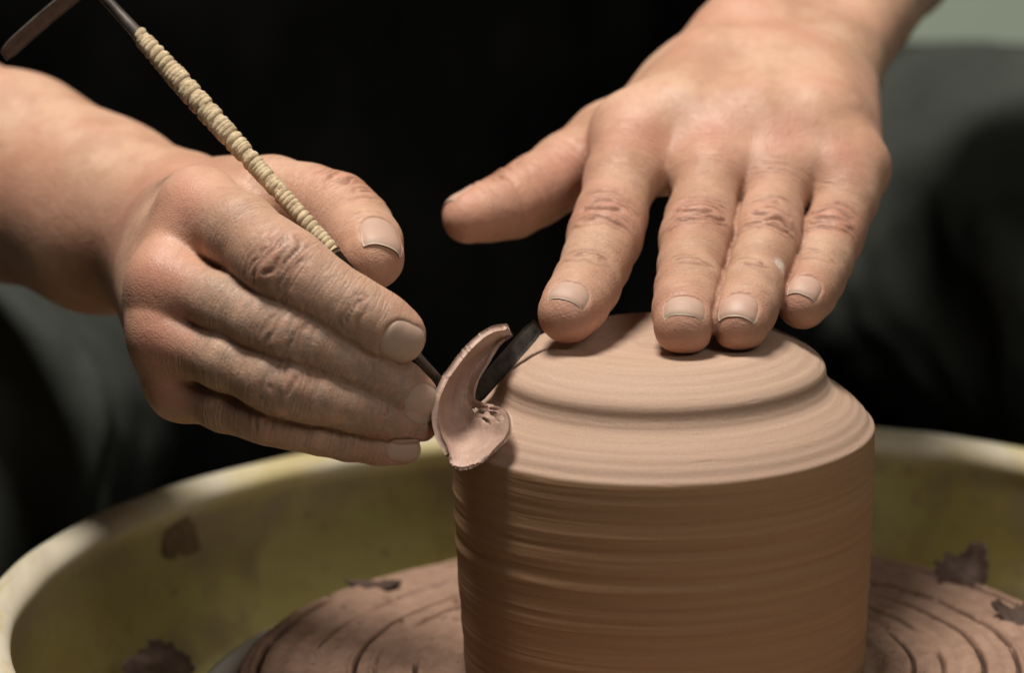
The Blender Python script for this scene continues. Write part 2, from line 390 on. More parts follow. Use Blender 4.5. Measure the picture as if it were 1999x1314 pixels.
# ------------------------------------------------------------------ hands (one continuous skin each)
class Hand:
    def __init__(s):
        s.fingers = []; s.palm = []; s.k_in = 3.0; s.k_palm = 9.0; s.k_ff = .7; s.k_fp = 6.5
        s.flat = None; s.nails = []; s.joints = []; s.red = []; s.clay = []; s.bumps = []; s.white = []
    def chain(s, pts):
        c = [(P(*p[:3]), MM(p[3], p[2])) for p in pts]; s.fingers.append(c); return c
    def bone(s, *pts):
        c = [(P(*p[:3]), MM(p[3], p[2])) for p in pts]
        for a, b in zip(c[:-1], c[1:]): s.palm.append((a, b))
    @staticmethod
    def rc(p, A, B):
        (a, ra), (b, rb) = A, B
        ab = b-a; t = np.clip(((p-a)@ab)/(ab@ab), 0, 1)
        q = p-a-t[:, None]*ab
        return np.sqrt((q*q).sum(1))-(ra+t*(rb-ra))
    @staticmethod
    def smin(a, b, k):
        h = np.clip(.5+.5*(b-a)/k, 0, 1)
        return b+(a-b)*h-k*h*(1-h)
    def sdf(s, p):
        lo, hi = p.min(0), p.max(0); R = np.linalg.norm(hi-lo)/2; c0 = ((lo+hi)/2)[None]
        dist = lambda A, B: s.rc(c0, A, B)[0]
        fd = [[dist(A, B) for A, B in zip(c[:-1], c[1:])] for c in s.fingers]; pd = [dist(A, B) for A, B in s.palm]
        lim = min(min(map(min, fd)), min(pd))+2*R+10
        G = None
        for c, dd in zip(s.fingers, fd):
            f = None
            for A, B, q in zip(c[:-1], c[1:], dd):
                if q > lim: continue
                d = s.rc(p, A, B); f = d if f is None else s.smin(f, d, s.k_in)
            if f is not None: G = f if G is None else s.smin(G, f, s.k_ff)
        M = None
        for (A, B), q in zip(s.palm, pd):
            if q > lim: continue
            d = s.rc(p, A, B); M = d if M is None else s.smin(M, d, s.k_palm)
        r = M if G is None else G if M is None else s.smin(G, M, s.k_fp)
        for c, rad, dep in s.bumps:                 # soft swellings (+) and hollows (-)
            if np.linalg.norm(c-c0[0]) > R+3*rad: continue
            q = p-c; r = r-dep*np.exp(-(q*q).sum(1)/(rad*rad))
        if s.flat is not None and R < 60:          # pads pressed flat on the pot
            pl = s.flat-p[:, 2]-np.clip(np.hypot(p[:, 0], p[:, 1])-31, 0, None)*.6
            r = -s.smin(-r, -pl, 2.5)
        return r
    def polygonise(s, h=.66):
        pts = [x for c in s.fingers for x in c]+[x for ab in s.palm for x in ab]
        lo = np.min([p-r for p, r in pts], 0)-4; hi = np.max([p+r for p, r in pts], 0)+4
        B = 5; cs = B*h
        nb = np.ceil((hi-lo)/cs).astype(int)+1
        g = np.stack(np.meshgrid(*[np.arange(n) for n in nb], indexing='ij'), -1).reshape(-1, 3)
        key = (g//6)@np.array([1, 1000, 1000000]); g = g[np.argsort(key, kind='stable')]; key = np.sort(key)
        cut = np.concatenate([[0], np.where(np.diff(key))[0]+1, [len(key)]])
        fc = np.concatenate([s.sdf(lo+(g[i:j]+.5)*cs) for i, j in zip(cut[:-1], cut[1:])])
        near = (np.abs(fc) < cs*1.15)
        sgn = np.empty(tuple(nb), np.float32); sgn[g[:, 0], g[:, 1], g[:, 2]] = np.where(fc > 0, 9.0, -9.0)
        V = np.repeat(np.repeat(np.repeat(sgn, B, 0), B, 1), B, 2)
        blk = g[near]*B
        off = np.stack(np.meshgrid(*[np.arange(B)]*3, indexing='ij'), -1).reshape(-1, 3)
        idx = (blk[:, None]+off[None]).reshape(-1, 3)
        key = (g[near]//4)@np.array([1, 1000, 1000000]); od = np.argsort(key, kind='stable'); key = key[od]
        idx = idx.reshape(-1, B**3, 3)[od]
        cut = np.concatenate([[0], np.where(np.diff(key))[0]+1, [len(key)]])
        for i0, i1 in zip(cut[:-1], cut[1:]):
            j = idx[i0:i1].reshape(-1, 3)
            V[j[:, 0], j[:, 1], j[:, 2]] = s.sdf(lo+j*h)
        neg = V < 0
        c8 = [neg[i:V.shape[0]-1+i, j:V.shape[1]-1+j, k:V.shape[2]-1+k] for i in (0, 1) for j in (0, 1) for k in (0, 1)]
        cnt = sum(c.astype(np.int8) for c in c8)
        act = (cnt > 0) & (cnt < 8)
        ci = np.argwhere(act)
        vid = np.full(act.shape, -1, np.int64); vid[act] = np.arange(len(ci))
        acc = np.zeros((len(ci), 3)); num = np.zeros(len(ci))
        cor = [(i, j, k) for i in (0, 1) for j in (0, 1) for k in (0, 1)]
        for a in range(8):
            for b in range(a+1, 8):
                if sum(abs(x-y) for x, y in zip(cor[a], cor[b])) != 1: continue
                ca, cb = np.array(cor[a]), np.array(cor[b])
                ia, ib = ci+ca, ci+cb
                va, vb = V[ia[:, 0], ia[:, 1], ia[:, 2]], V[ib[:, 0], ib[:, 1], ib[:, 2]]
                x = (va < 0) != (vb < 0)
                t = va/np.where(x, va-vb, 1)
                pt = ca+t[:, None]*(cb-ca)
                acc[x] += pt[x]; num[x] += 1
        X = lo+(ci+acc/num[:, None])*h
        faces = []
        for ax in range(3):
            sl0 = [slice(None)]*3; sl1 = [slice(None)]*3
            sl0[ax] = slice(0, -1); sl1[ax] = slice(1, None)
            a, b = neg[tuple(sl0)], neg[tuple(sl1)]
            e = np.argwhere(a != b); inside = a[e[:, 0], e[:, 1], e[:, 2]]
            u, v = (ax+1) % 3, (ax+2) % 3
            ok = (e[:, u] > 0) & (e[:, v] > 0); e = e[ok]; inside = inside[ok]
            q = []
            for du, dv in ((0, 0), (1, 0), (1, 1), (0, 1)):
                c = e.copy(); c[:, u] -= du; c[:, v] -= dv
                c = np.minimum(c, np.array(vid.shape)-1)
                q.append(vid[c[:, 0], c[:, 1], c[:, 2]])
            q = np.stack(q, 1)
            q[~inside] = q[~inside][:, ::-1]
            faces.append(q[(q >= 0).all(1)])
        return X, np.concatenate(faces)
    def joint(s, c, t, v, r, lines, depth, bow=.3, puff=.35, span=1.0):
        t = nrm(t); n = nrm(v-t*np.dot(v, t)); s.joints.append((c, t, n, np.cross(t, n), r, lines, depth, bow, puff, span))
    def nail(s, c, t, v, wd, ln, r, clay=0.0, fwd=0.0, label=None):
        t = nrm(t); n = nrm(v-t*np.dot(v, t)); s.nails.append((c+t*fwd, t, n, np.cross(t, n), wd, ln, r, clay, label))
    def build(s, name, label, parent):
        X, Fq = s.polygonise()
        E = np.concatenate([Fq[:, [0, 1]], Fq[:, [1, 2]], Fq[:, [2, 3]], Fq[:, [3, 0]]])
        deg = np.bincount(E[:, 0], minlength=len(X))+np.bincount(E[:, 1], minlength=len(X))
        for lam in (.5, .5, .4):
            acc = np.stack([np.bincount(E[:, 0], X[E[:, 1], k], len(X))+np.bincount(E[:, 1], X[E[:, 0], k], len(X)) for k in range(3)], 1)
            X = X+lam*(acc/np.maximum(deg, 1)[:, None]-X)
        m2 = bpy.data.meshes.new(name)
        m2.from_pydata((X*S).tolist(), [], Fq.tolist()); m2.update(); m2.shade_smooth()
        o = bpy.data.objects.new(name, m2); COL.objects.link(o)
        nV = len(m2.vertices); co = np.empty(nV*3); m2.vertices.foreach_get('co', co); co = co.reshape(-1, 3)/S
        N = np.empty(nV*3); m2.vertex_normals.foreach_get('vector', N); N = N.reshape(-1, 3)
        D = np.zeros(nV); crease = np.zeros(nV); red = np.zeros(nV); clay = np.zeros(nV); white = np.zeros(nV)
        c16 = co.astype(np.float32)
        def near(c):
            q = c16-c.astype(np.float32); return np.einsum('ij,ij->i', q, q)
        for c, t, n, sd, r, lines, dep, bow, puff, span in s.joints:
            sel = np.where(near(c) < (r*1.9)**2)[0]
            q = co[sel]-c; v = q@t; u = (q@sd)/r; hgt = (q@n)/r
            mk = sstep(-.05, .45, hgt)*sstep(1.15, .55, np.abs(u))
            wob = vnoise(q*.2+c[0], 3)*1.5+vnoise(q*.5+c[0], 5)*.7
            D[sel] += puff*mk*np.exp(-(v/(r*.62))**2)
            rho = np.sqrt(v*v+(u*r*bow)**2)*np.where(v > 0, 1, -1)
            for i, (vk, w_, am) in enumerate(lines):
                ph_ = rho+wob*(.6+.1*abs(vk))
                brk = sstep(-.45, .25, vnoise(np.stack([u*1.7+i*7+c[0], v*.1, u*0+r], -1), 11)+.15)
                gs = np.exp(-((ph_-vk)/w_)**2)*mk*brk*sstep(span, span*.45, np.abs(u+.2*math.sin(i*1.7)))
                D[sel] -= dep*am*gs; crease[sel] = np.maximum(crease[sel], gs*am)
        for c, t, n, sd, wd, ln, r, cl, lb in s.nails:
            sel = np.where(near(c) < (ln*1.5+6)**2)[0]
            q = co[sel]-c; v = q@t; u = q@sd; hgt = q@n
            a, b = wd/2, ln/2
            du = np.abs(u)/a; back = np.clip(-v, 0, None)/b; fr = np.clip(v, 0, None)/b
            e = np.power(du**3.2+back**2.6+fr**4, 1/3.)
            top = sstep(r*.05, r*.35, hgt)
            D[sel] -= top*.6*sstep(1.02, .9, e)*sstep(b*.85, b*.35, v)
            ring = .5*np.exp(-((e-1.15)/.10)**2)*sstep(b*1.0, b*.5, v)
            D[sel] += top*.25*ring
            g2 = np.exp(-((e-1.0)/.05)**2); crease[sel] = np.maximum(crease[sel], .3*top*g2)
        c32 = (co-co.mean(0)).astype(np.float32); mu = co.mean(0); x2 = (c32*c32).sum(1)
        def d2(c):
            c = (c-mu).astype(np.float32); return np.maximum(x2-2*(c32@c)+c@c, 0)
        for c, rad, am in s.red:
            np.maximum(red, am*np.exp(-d2(c)/(rad*rad)), out=red)
        for c, rad, am in s.clay:
            np.maximum(clay, am*np.exp(-d2(c)/(rad*rad)), out=clay)
        for c, rad, am in s.white:
            q = co-c; white = np.maximum(white, am*sstep(1.3, .5, np.sqrt((q*q).sum(1))/rad+.5*vnoise(co*.5, 6)))
        fv = np.zeros(nV); fu = np.zeros(nV); fw = np.zeros(nV); best = np.full(nV, 1e9)
        b1 = np.full(nV, 9.0); b2 = np.full(nV, 9.0)
        for ii, c in enumerate(s.fingers):
            acc_ = 0.0; df = np.full(nV, 9.0)
            for jj, (A, B) in enumerate(zip(c[:-1], c[1:])):
                ab = B[0]-A[0]; L_ = np.linalg.norm(ab); mid = (A[0]+B[0])/2
                sel = np.where(near(mid) < (L_/2+A[1]*1.6)**2)[0]
                q = co[sel]-A[0]; al = q@ab/L_; tt_ = np.clip(al/L_, 0, 1); pr = q-np.outer(tt_, ab)
                dd = np.abs(np.sqrt((pr*pr).sum(1))-(A[1]+tt_*(B[1]-A[1])))
                df[sel] = np.minimum(df[sel], dd)
                ok = dd < best[sel]; sl = sel[ok]; best[sl] = dd[ok]
                fv[sl] = acc_+np.clip(al[ok], 0 if jj else -30, L_ if jj < len(c)-2 else 30); fu[sl] = ii*40+(pr[ok]@nrm(np.cross(ab, UP)))
                fw[sl] = sstep(3.0, .8, dd[ok])*sstep(2, 16, fv[sl])
                acc_ += L_
            fw[(fv > acc_-3) & (fu > ii*40-20) & (fu < ii*40+20)] *= .25
            nb1 = np.minimum(b1, df); b2 = np.minimum(b2, np.maximum(b1, df)); b1 = nb1
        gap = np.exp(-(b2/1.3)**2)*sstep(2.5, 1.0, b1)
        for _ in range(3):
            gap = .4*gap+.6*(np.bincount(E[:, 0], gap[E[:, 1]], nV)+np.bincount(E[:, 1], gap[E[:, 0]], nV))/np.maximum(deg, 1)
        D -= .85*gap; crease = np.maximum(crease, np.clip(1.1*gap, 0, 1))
        D += .10*fbm(co*.22, 3, 17)+.035*fbm(co*1.1, 2, 19)
        co2 = co+N*D[:, None]
        m2.vertices.foreach_set('co', (co2*S).ravel()); m2.update()
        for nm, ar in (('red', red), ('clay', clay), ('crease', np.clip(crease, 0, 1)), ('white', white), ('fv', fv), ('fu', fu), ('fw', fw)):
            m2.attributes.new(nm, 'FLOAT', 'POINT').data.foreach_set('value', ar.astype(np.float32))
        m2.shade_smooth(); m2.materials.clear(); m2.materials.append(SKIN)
        o.parent = parent; o['label'] = label
        for c, t, n, sd, wd, ln, r, cl, lb in s.nails: s.make_nail(c, t, n, sd, wd, ln, r, cl, lb, o)
        return o
    def make_nail(s, c, t, n, sd, wd, ln, r, cl, lb, parent):
        nu, nv = 25, 25
        a, b = wd/2, ln/2
        uu = np.linspace(-1, 1, nu); vv = np.linspace(-1, 1, nv)
        U, Vv = np.meshgrid(uu, vv, indexing='ij')
        lim = np.where(Vv < 0, np.power(np.clip(1-np.abs(Vv)**2.6, 0.02, 1), 1/3.2), np.power(np.clip(1-.35*np.abs(Vv)**4, .02, 1), 1/3.2))
        Up = U*a*lim
        Vp = Vv*b-(U**2)*b*(.32 if cl > .5 else .10)*(Vv > 0)*Vv+(Vv > .2)*.25*(vnoise(np.stack([U*2.2+c[0], U*0, U*0+c[2]], -1), 4))*(Vv-.2)
        def height(up, vp):
            base = c+up.reshape(-1, 1)*sd+vp.reshape(-1, 1)*t
            hh = np.full(len(base), r*1.9)
            for _ in range(40):
                d = s.sdf(base+hh[:, None]*n); hh = hh-np.clip(d, -1, 1)*.8
            return np.clip(hh, r*.15, r*1.4).reshape(up.shape)
        v0 = b*.15
        H = height(Up, np.minimum(Vp, v0)); H2 = height(Up, np.minimum(Vp, v0)-.8)
        ext = H+np.clip((H-H2)/.8, -.5, .2)*np.clip(Vp-v0, 0, None); H = .5*ext+.5*np.maximum(height(Up, Vp), ext-.55*np.clip(Vp-v0, 0, None))
        cen = H[nu//2:nu//2+1, :]
        H = cen+(H-cen)*.9
        G = c+Up[..., None]*sd+Vp[..., None]*t+(H-.10-.18*sstep(.6, 1, Vv)-.55*np.abs(U)**5-.3*sstep(-.7, -1, Vv))[..., None]*n
        o = sheet(G, .05+.42*(1-np.abs(U)**8)*(1-np.abs(Vv)**14), 'fingernail', NAIL, parent)
        nn = len(o.data.vertices)
        tip = sstep(.80, .92, Vv+.06*U*U+.05*vnoise(np.stack([U*3, U*0, U*0], -1), 8))
        o.data.attributes.new('tip', 'FLOAT', 'POINT').data.foreach_set('value', np.concatenate([tip.ravel()]*2).astype(np.float32))
        o.data.attributes.new('clay', 'FLOAT', 'POINT').data.foreach_set('value', np.full(nn, cl, np.float32))
        if lb: o['label'] = lb

CAMV = -F_; UP = np.array([0, 0, 1.0])
PIPL = [(-6.4, .7, .45), (-4.3, .6, .7), (-2.3, .55, 1.0), (1.3, .6, .9), (3.0, .55, 1.0), (4.9, .6, .75), (6.8, .7, .4)]
DIPL = [(-2.6, .5, .6), (-1.0, .42, .9), (.8, .42, .8), (2.4, .5, .5)]

def finger(h, pts, ip, idp, v, nail=None, pd=.95, ddp=.6, redn=.6, clay=0., nlabel=None, puff=.35):
    c = h.chain(pts)
    def tan(i): return nrm(c[min(i+1, len(c)-1)][0]-c[max(i-1, 0)][0])
    if ip is not None: h.joint(c[ip][0], tan(ip), v, c[ip][1], PIPL, pd, puff=puff); h.red.append((c[ip][0]+nrm(v)*c[ip][1]*.7, 8, redn))
    if idp is not None: h.joint(c[idp][0], tan(idp), v, c[idp][1], DIPL, ddp, .3, .12)
    h.red.append((c[-1][0], 10, redn*.9))
    if clay:
        for p, r in c[1:]: h.clay.append((p+CAMV*r*.8, 13, clay))
    if nail:
        wd, ln, fwd, cl, nv = nail
        h.nail(c[-1][0], nrm(c[-1][0]-c[-2][0]), nv, wd, ln, c[-1][1], cl, fwd, nlabel)
    return c

person = empty('person', tuple(np.array([0, 330, -40])*S))
tag(person, 'potter in black apron and dark trousers, bare hands holding tool and pot', 'person')
def adopt(o):
    o.parent = person; o.matrix_parent_inverse = Matrix.Translation(-person.location)
    return o

# --- the hand pressing on the pot
hl = Hand(); hl.k_fp = 8.0; hl.flat = 94.9; vd = nrm(CAMV*.55+UP*.8)
finger(hl, [(1236,262,52,76),(1212,350,36,69),(1192,425,23,68),(1181,463,16,71),(1164,512,6,65),(1145,556,-3,64),(1126,588,-11,62),(1109,611,-17,60)], 3, 5, vd, (11.0,7.2,1.4,.35,nrm(CAMV*.72+UP*.7)), nlabel='short worn fingernail', clay=.22)
finger(hl, [(1400,272,52,74),(1386,350,36,66),(1368,430,22,67),(1361,468,14,71),(1352,520,4,65),(1345,566,-7,64),(1339,604,-15,62),(1335,636,-22,60)], 3, 5, vd, (11.4,7.0,1.5,.5,nrm(CAMV*.72+UP*.7)), clay=.22)
finger(hl, [(1535,288,52,72),(1518,360,38,62),(1503,430,24,61),(1496,468,17,65),(1484,520,6,61),(1468,568,-5,60),(1456,602,-13,59),(1445,632,-20,57)], 3, 5, vd, (10.6,8.4,1.6,.1,nrm(CAMV*.85+UP*.55+R0*-.15)), clay=.22)
finger(hl, [(1664,332,46,66),(1650,390,38,62),(1632,440,30,58),(1621,468,25,60),(1608,510,17,54),(1594,544,10,53),(1580,570,4,52),(1567,592,-2,51)], 3, 5, vd, (8.8,7.6,1.2,.25,nrm(CAMV*.8+UP*.6)), clay=.2)
th = finger(hl, [(1190,285,72,82),(1110,332,62,72),(1045,372,55,67),(1000,398,50,64),(955,412,46,56),(915,424,42,52)], 3, None, nrm(UP*.8+R0*-.4-CAMV*.3), (11,11,-.5,0,nrm(UP*.8-R0*.1-CAMV*.75)))
hl.bone((1236,262,54,74),(1440,108,98,92)); hl.bone((1400,272,54,76),(1500,100,100,94))
hl.bone((1535,288,54,74),(1570,108,100,94)); hl.bone((1662,325,50,66),(1625,140,98,90))
hl.bone((1195,280,76,70),(1340,190,92,88),(1450,110,106,95))
hl.bone((1300,300,78,60),(1450,200,110,90)); hl.bone((1620,320,75,60),(1580,200,110,90))
hl.bone((1455,85,104,95),(1560,-130,180,112),(1650,-340,255,145)); hl.bone((1622,135,104,90),(1745,-80,185,112),(1870,-310,255,145))
hl.bone((1540,100,115,100),(1650,-110,190,120),(1760,-330,265,155))
for (x, y, d, a, r) in ((1245,262,44,.9,9), (1405,262,42,1.0,9), (1530,275,42,1.0,9), (1655,310,38,1.0,8)):
    hl.bumps.append((P(x, y, d), r, a)); hl.red.append((P(x, y, d-6), 10, .45))
hl.bone((1314,318,45,62),(1330,240,55,76),(1400,150,79,90)); hl.bone((1466,330,41,64),(1480,240,53,76),(1520,150,79,90)); hl.bone((1600,325,42,60),(1598,240,54,74),(1595,160,81,86))
for x, y, d in ((1392,268,40), (1528,272,40), (1640,305,38)): hl.red.append((P(x, y, d-3), 6, .7)); hl.bumps.append((P(x+14, y-6, d), 4.5, -.55))
for x0, y0, x1, y1 in ((1410,240,1490,120), (1525,250,1545,125), (1270,235,1440,120), (1640,290,1610,150)):     # tendons
    for t_ in np.linspace(0, 1, 7): hl.bumps.append((P(x0+(x1-x0)*t_, y0+(y1-y0)*t_, 40+46*t_), 5, .35))
for vp in ([(1322,250,52),(1350,200,64),(1395,165,74),(1440,105,90)], [(1468,262,44),(1470,210,54),(1500,170,66),(1510,110,84)], [(1592,280,44),(1575,225,54),(1590,170,68),(1570,100,86)], [(1575,225,54),(1540,185,62),(1500,170,66)]):
    for c_ in cr([P(*q) for q in vp], 16): hl.bumps.append((c_+CAMV*1.0, 2.6, .42))
hl.red.append((P(1140, 345, 52), 12, .6)); hl.red.append((P(1010, 400, 45), 14, .4))
hl.white += [(P(1518, 524, -4), 2.6, 1.0), (P(1590, 485, 15), 3.0, .55)]
left = adopt(hl.build('hand', 'bare hand pressing flat fingertips down on top of the pot', None))

# --- the hand holding the tool
hr = Hand(); vc = nrm(CAMV*.9+UP*.25)
finger(hr, [(390,404,-8,72),(470,455,-24,75),(525,500,-32,76),(563,527,-36,79),(605,555,-38,71),(648,583,-39,66),(692,609,-39,66),(738,636,-38,65),(772,655,-37,60)], 3, 6, nrm(CAMV*.9+UP*.2-R0*.25), (11.4,11.5,1.2,.8,nrm(CAMV*.97-UP*.1-R0*.05)), pd=.85, ddp=.6, clay=.5, puff=.8, nlabel='clay dusted fingernail')
finger(hr, [(320,548,-20,62),(440,598,-30,64),(515,632,-36,65),(562,654,-38,66),(612,672,-38,62),(668,698,-37,57),(724,724,-35,55),(770,752,-33,54),(806,776,-31,50)], 3, 6, vc, (10.2,11,1.6,.9,nrm(CAMV*.97+UP*.05)), pd=.6, clay=.9)
finger(hr, [(318,658,-22,56),(440,704,-32,57),(520,738,-37,58),(568,756,-38,60),(620,772,-38,54),(680,789,-36,49),(732,804,-34,47),(780,816,-31,45),(814,824,-28,43)], 3, 6, vc, None, pd=.6, clay=.8)
finger(hr, [(354,763,-16,52),(440,792,-24,50),(490,808,-28,46),(528,820,-30,47),(575,834,-30,42),(625,846,-30,40),(680,858,-29,40),(740,868,-28,38),(783,874,-27,35)], 3, 6, vc, (7.6,9.5,.2,.7,nrm(CAMV*.97-UP*.1)), pd=.5, clay=.6)
finger(hr, [(455,392,40,84),(530,386,22,80),(600,398,15,76),(655,416,10,76),(690,446,4,74),(713,476,-5,70),(726,503,-14,64)], 3, 4, nrm(UP*.9+R0*.5), (12.0,12.5,.6,.35,nrm(UP*.9+R0*.4+CAMV*.12)), pd=.35, redn=.3, nlabel='long dusty thumbnail')
hr.bone((390,404,-6,70),(345,425,55,95)); hr.bone((320,548,-18,62),(315,480,58,95)); hr.bone((318,658,-20,56),(315,530,58,95)); hr.bone((354,763,-14,52),(345,585,55,85))
hr.bone((470,400,36,78),(345,440,62,100)); hr.bone((440,640,5,90),(350,540,55,95)); hr.bone((450,520,15,90),(350,480,55,95))
hr.bone((340,480,60,125),(200,436,80,166),(0,345,110,190),(-380,175,180,235))
hr.bone((470,420,20,70),(430,450,10,70)); hr.bone((345,418,56,120),(200,392,82,148),(40,325,105,170))
for (x, y, d, a, r) in ((378,398,-16,1.2,8), (300,545,-28,.5,9), (300,655,-30,.4,8), (338,760,-22,.3,7)):
    hr.bumps.append((P(x, y, d), r, a)); hr.red.append((P(x, y, d-4), 9, .55))
hr.bone((350,476,-12,60),(340,460,30,90)); hr.bone((314,602,-18,57),(325,530,30,85)); hr.bone((332,712,-17,52),(340,600,30,75)); hr.bone((385,478,-8,46),(360,470,30,80)); hr.bone((365,580,-12,46),(340,510,30,80)); hr.bone((365,690,-12,42),(350,580,30,70))
hr.red.append((P(300, 430, 30), 18, .35))
right = adopt(hr.build('hand', 'bare dusty hand gripping the cord wrapped tool', None))

# ------------------------------------------------------------------ apron and trousers
def cloth(name, fn, nu, nv, thick, mat, label=None):
    u = np.linspace(0, 1, nu); v = np.linspace(0, 1, nv); U, V = np.meshgrid(u, v, indexing='ij')
    G = fn(U, V); o = sheet(G, thick, name, mat); adopt(o)
    if label: o['label'] = label
    return o
def apron_fn(U, V):
    z = -230+V*640
    xr = 78+30*sstep(92, 20, z); x = -290+U*(290+xr)
    y = 385+((x+100)/260)**2*50+np.clip(z-60, 0, 400)*.10-np.exp(-((z+60)/90)**2)*30
    q = np.stack([x*.012, z*.004, x*0], -1)
    y = y+fbm(q, 4, 40)*26+fbm(np.stack([x*.03, z*.012, x*0], -1), 3, 41)*6
    return np.stack([x, y, z], -1)
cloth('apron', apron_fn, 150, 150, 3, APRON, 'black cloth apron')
def leg(name, pts, seed, label):
    c = cr([list(P(*p[:3]))+[p[3]] for p in pts], 90); path, rad = c[:, :3], c[:, 3]
    n = 120; T = np.gradient(path, axis=0); T /= np.linalg.norm(T, axis=1, keepdims=True)
    a = nrm(np.cross(T[0], [0, 0, 1])); V = []
    for p, t, r in zip(path, T, rad):
        a = nrm(a-t*np.dot(a, t)); b = np.cross(t, a); thh = np.linspace(0, 2*math.pi, n, endpoint=False)
        V.append(p+r*(np.cos(thh)[:, None]*a+np.sin(thh)[:, None]*b))
    V = np.array(V); C = path[:, None]; Dn = V-C; Dn /= np.linalg.norm(Dn, axis=-1, keepdims=True)
    ss = np.arange(90)[:, None]*np.ones((1, n)); th_ = np.ones((90, 1))*np.linspace(0, 2*math.pi, n, endpoint=False)
    f = fbm(np.stack([ss*.12+1.2*np.cos(th_), 1.6*np.sin(th_), 1.6*np.cos(th_)], -1), 4, seed)
    f2 = 1-np.abs(fbm(np.stack([ss*.09+.9*np.cos(th_+1), 1.3*np.sin(th_), 1.3*np.cos(th_)], -1), 3, seed+5))*2
    V = V+Dn*(f*7+np.clip(f2, 0, 1)**3*5)[..., None]
    fs = grid_faces(90, n, True).tolist(); fs.append(list(range(n))[::-1]); fs.append(list(range(89*n, 90*n)))
    o = mesh_obj(name, V.reshape(-1, 3), fs, DENIM); adopt(o); o['label'] = label
    return o
leg('trouser_leg', [(1350,440,620,74),(1600,460,540,76),(1850,480,455,76),(2100,530,380,76),(2350,680,310,74),(2450,1250,280,64),(2480,2000,290,58)], 3, 'dark grey green trouser leg behind the pressing hand')
leg('trouser_leg', [(200,760,640,76),(0,830,460,76),(-210,915,260,76),(-330,1060,150,74),(-420,1600,180,64),(-450,2200,210,58)], 8, 'dark grey green trouser knee below the tool forearm')

# ------------------------------------------------------------------ trimming tool
tool = empty('trimming_tool', tuple(P(450, 270, -8)*S))
tag(tool, 'cord wrapped trimming tool with bent steel blade ends held in the dusty hand', 'tool')
def adopt_t(o):
    o.parent = tool; o.matrix_parent_inverse = Matrix.Translation(-tool.location); return o
h0, h1 = P(272, 68, 3), P(650, 492, -20)
hd = nrm(h1-h0); hlen = np.linalg.norm(h1-h0)
def hrad(t): return 2.0+.95*np.exp(-((t-.35)/.33)**2)*(1-.0*t)+.35*np.sin(t*9)*.3
tp = np.linspace(0, 1, 60)
adopt_t(tube(h0+np.outer(tp, h1-h0), hrad(tp)*.9, 'handle_core', CORD, n=20))
turns = 52; nn = turns*26
tc = np.linspace(0, 1, nn); ea = nrm(np.cross(hd, [0, 0, 1.0])); eb = np.cross(hd, ea)
tw = tc*turns+.75*vnoise(np.stack([tc*turns*.7, tc*0, tc*0], -1), 2)
ph = 2*math.pi*tw; wb = 1+.035*vnoise(np.stack([tc*turns*1.1, tc*0, tc*0], -1), 7)
path = h0+np.outer(tc, h1-h0)+(hrad(tc)*wb-1.05)[:, None]*(np.cos(ph)[:, None]*ea+np.sin(ph)[:, None]*eb)
adopt_t(tube(path, 1.25*(1+.05*vnoise(np.stack([tc*60, tc*0, tc*0], -1), 9)), 'cord_wrap', CORD, n=14))
k0, k1 = P(176, -36, 8), P(908, 796, -12)
adopt_t(tube(np.array([h0+hd*4, (h0+k0)/2, k0+(h0-k0)*.04, k0]), [1.9, 1.5, 1.4, 1.4], 'shaft', STEEL, n=14))
e0 = P(655, 497, -21)
adopt_t(tube(np.array([e0, P(790, 668, -25), P(830, 713, -25), P(868, 754, -18), k1]), [1.7, 1.4, 1.25, 1.2, 1.2], 'shaft', STEEL, n=14))
def strip(a, b, wv, wid, thk, name, bowv):
    n = 24; t = np.linspace(0, 1, n)
    path = a+np.outer(t, b-a)+np.outer(np.sin(t*math.pi), bowv)
    wv = nrm(wv-nrm(b-a)*np.dot(wv, nrm(b-a)))
    s_ = np.linspace(-.5, .5, 5)
    wdt = wid*(.45+.55*sstep(0, .18, t))*(1-.25*sstep(.88, 1, t))
    G = path[:, None]+(wdt[:, None]*s_[None])[..., None]*wv
    return adopt_t(sheet(G, np.repeat((thk*(1-.4*np.abs(s_*2)**3))[None], n, 0), name, STEEL))
strip(k1, P(1052, 632, -14), nrm(-UP*.6+CAMV*.25+R0*.75), 4.8, 1.0, 'blade', CAMV*1.0)
strip(k0, P(6, 108, 4), nrm(UP*.75+CAMV*.4+R0*.3), 7.0, 1.3, 'blade', UP*.6)

# ------------------------------------------------------------------ clay curl coming off the blade
rows = [
 [(879,898,-37),(886,910,-38),(898,915,-39),(912,914,-39),(928,908,-39),(944,900,-39)],
 [(866,872,-37),(877,884,-35),(895,890,-34),(920,890,-34),(948,884,-37),(970,876,-40)],
 [(853,840,-36),(866,848,-30),(890,852,-26),(925,852,-26),(962,850,-32),(990,854,-40)],
 [(849,806,-35),(862,812,-27),(885,820,-22),(915,822,-21),(955,820,-28),(998,828,-39)],
 [(853,774,-34),(866,780,-26),(886,790,-19),(908,796,-17),(935,798,-20),(985,800,-33)],
 [(869,738,-32),(880,745,-24),(892,752,-17),(902,762,-14),(912,772,-14),(930,785,-18)],
 [(897,699,-30),(905,706,-22),(912,714,-15),(917,724,-12),(922,734,-12),(930,748,-15)],
 [(928,666,-27),(934,674,-20),(938,682,-14),(942,690,-11),(946,698,-10),(952,708,-12)],
 [(960,643,-24),(964,650,-18),(966,656,-13),(968,662,-10),(970,667,-9),(974,673,-10)],
 [(992,637,-20),(994,641,-17),(995,645,-14),(996,648,-12),(998,651,-11),(1000,653,-11)],
]
RW = np.array([[P(*q) for q in r] for r in rows])
nr, nc = 220, 130
A = np.stack([cr(RW[:, j], nr) for j in range(RW.shape[1])], 1)
A = np.stack([cr(A[i], nc) for i in range(nr)], 0)
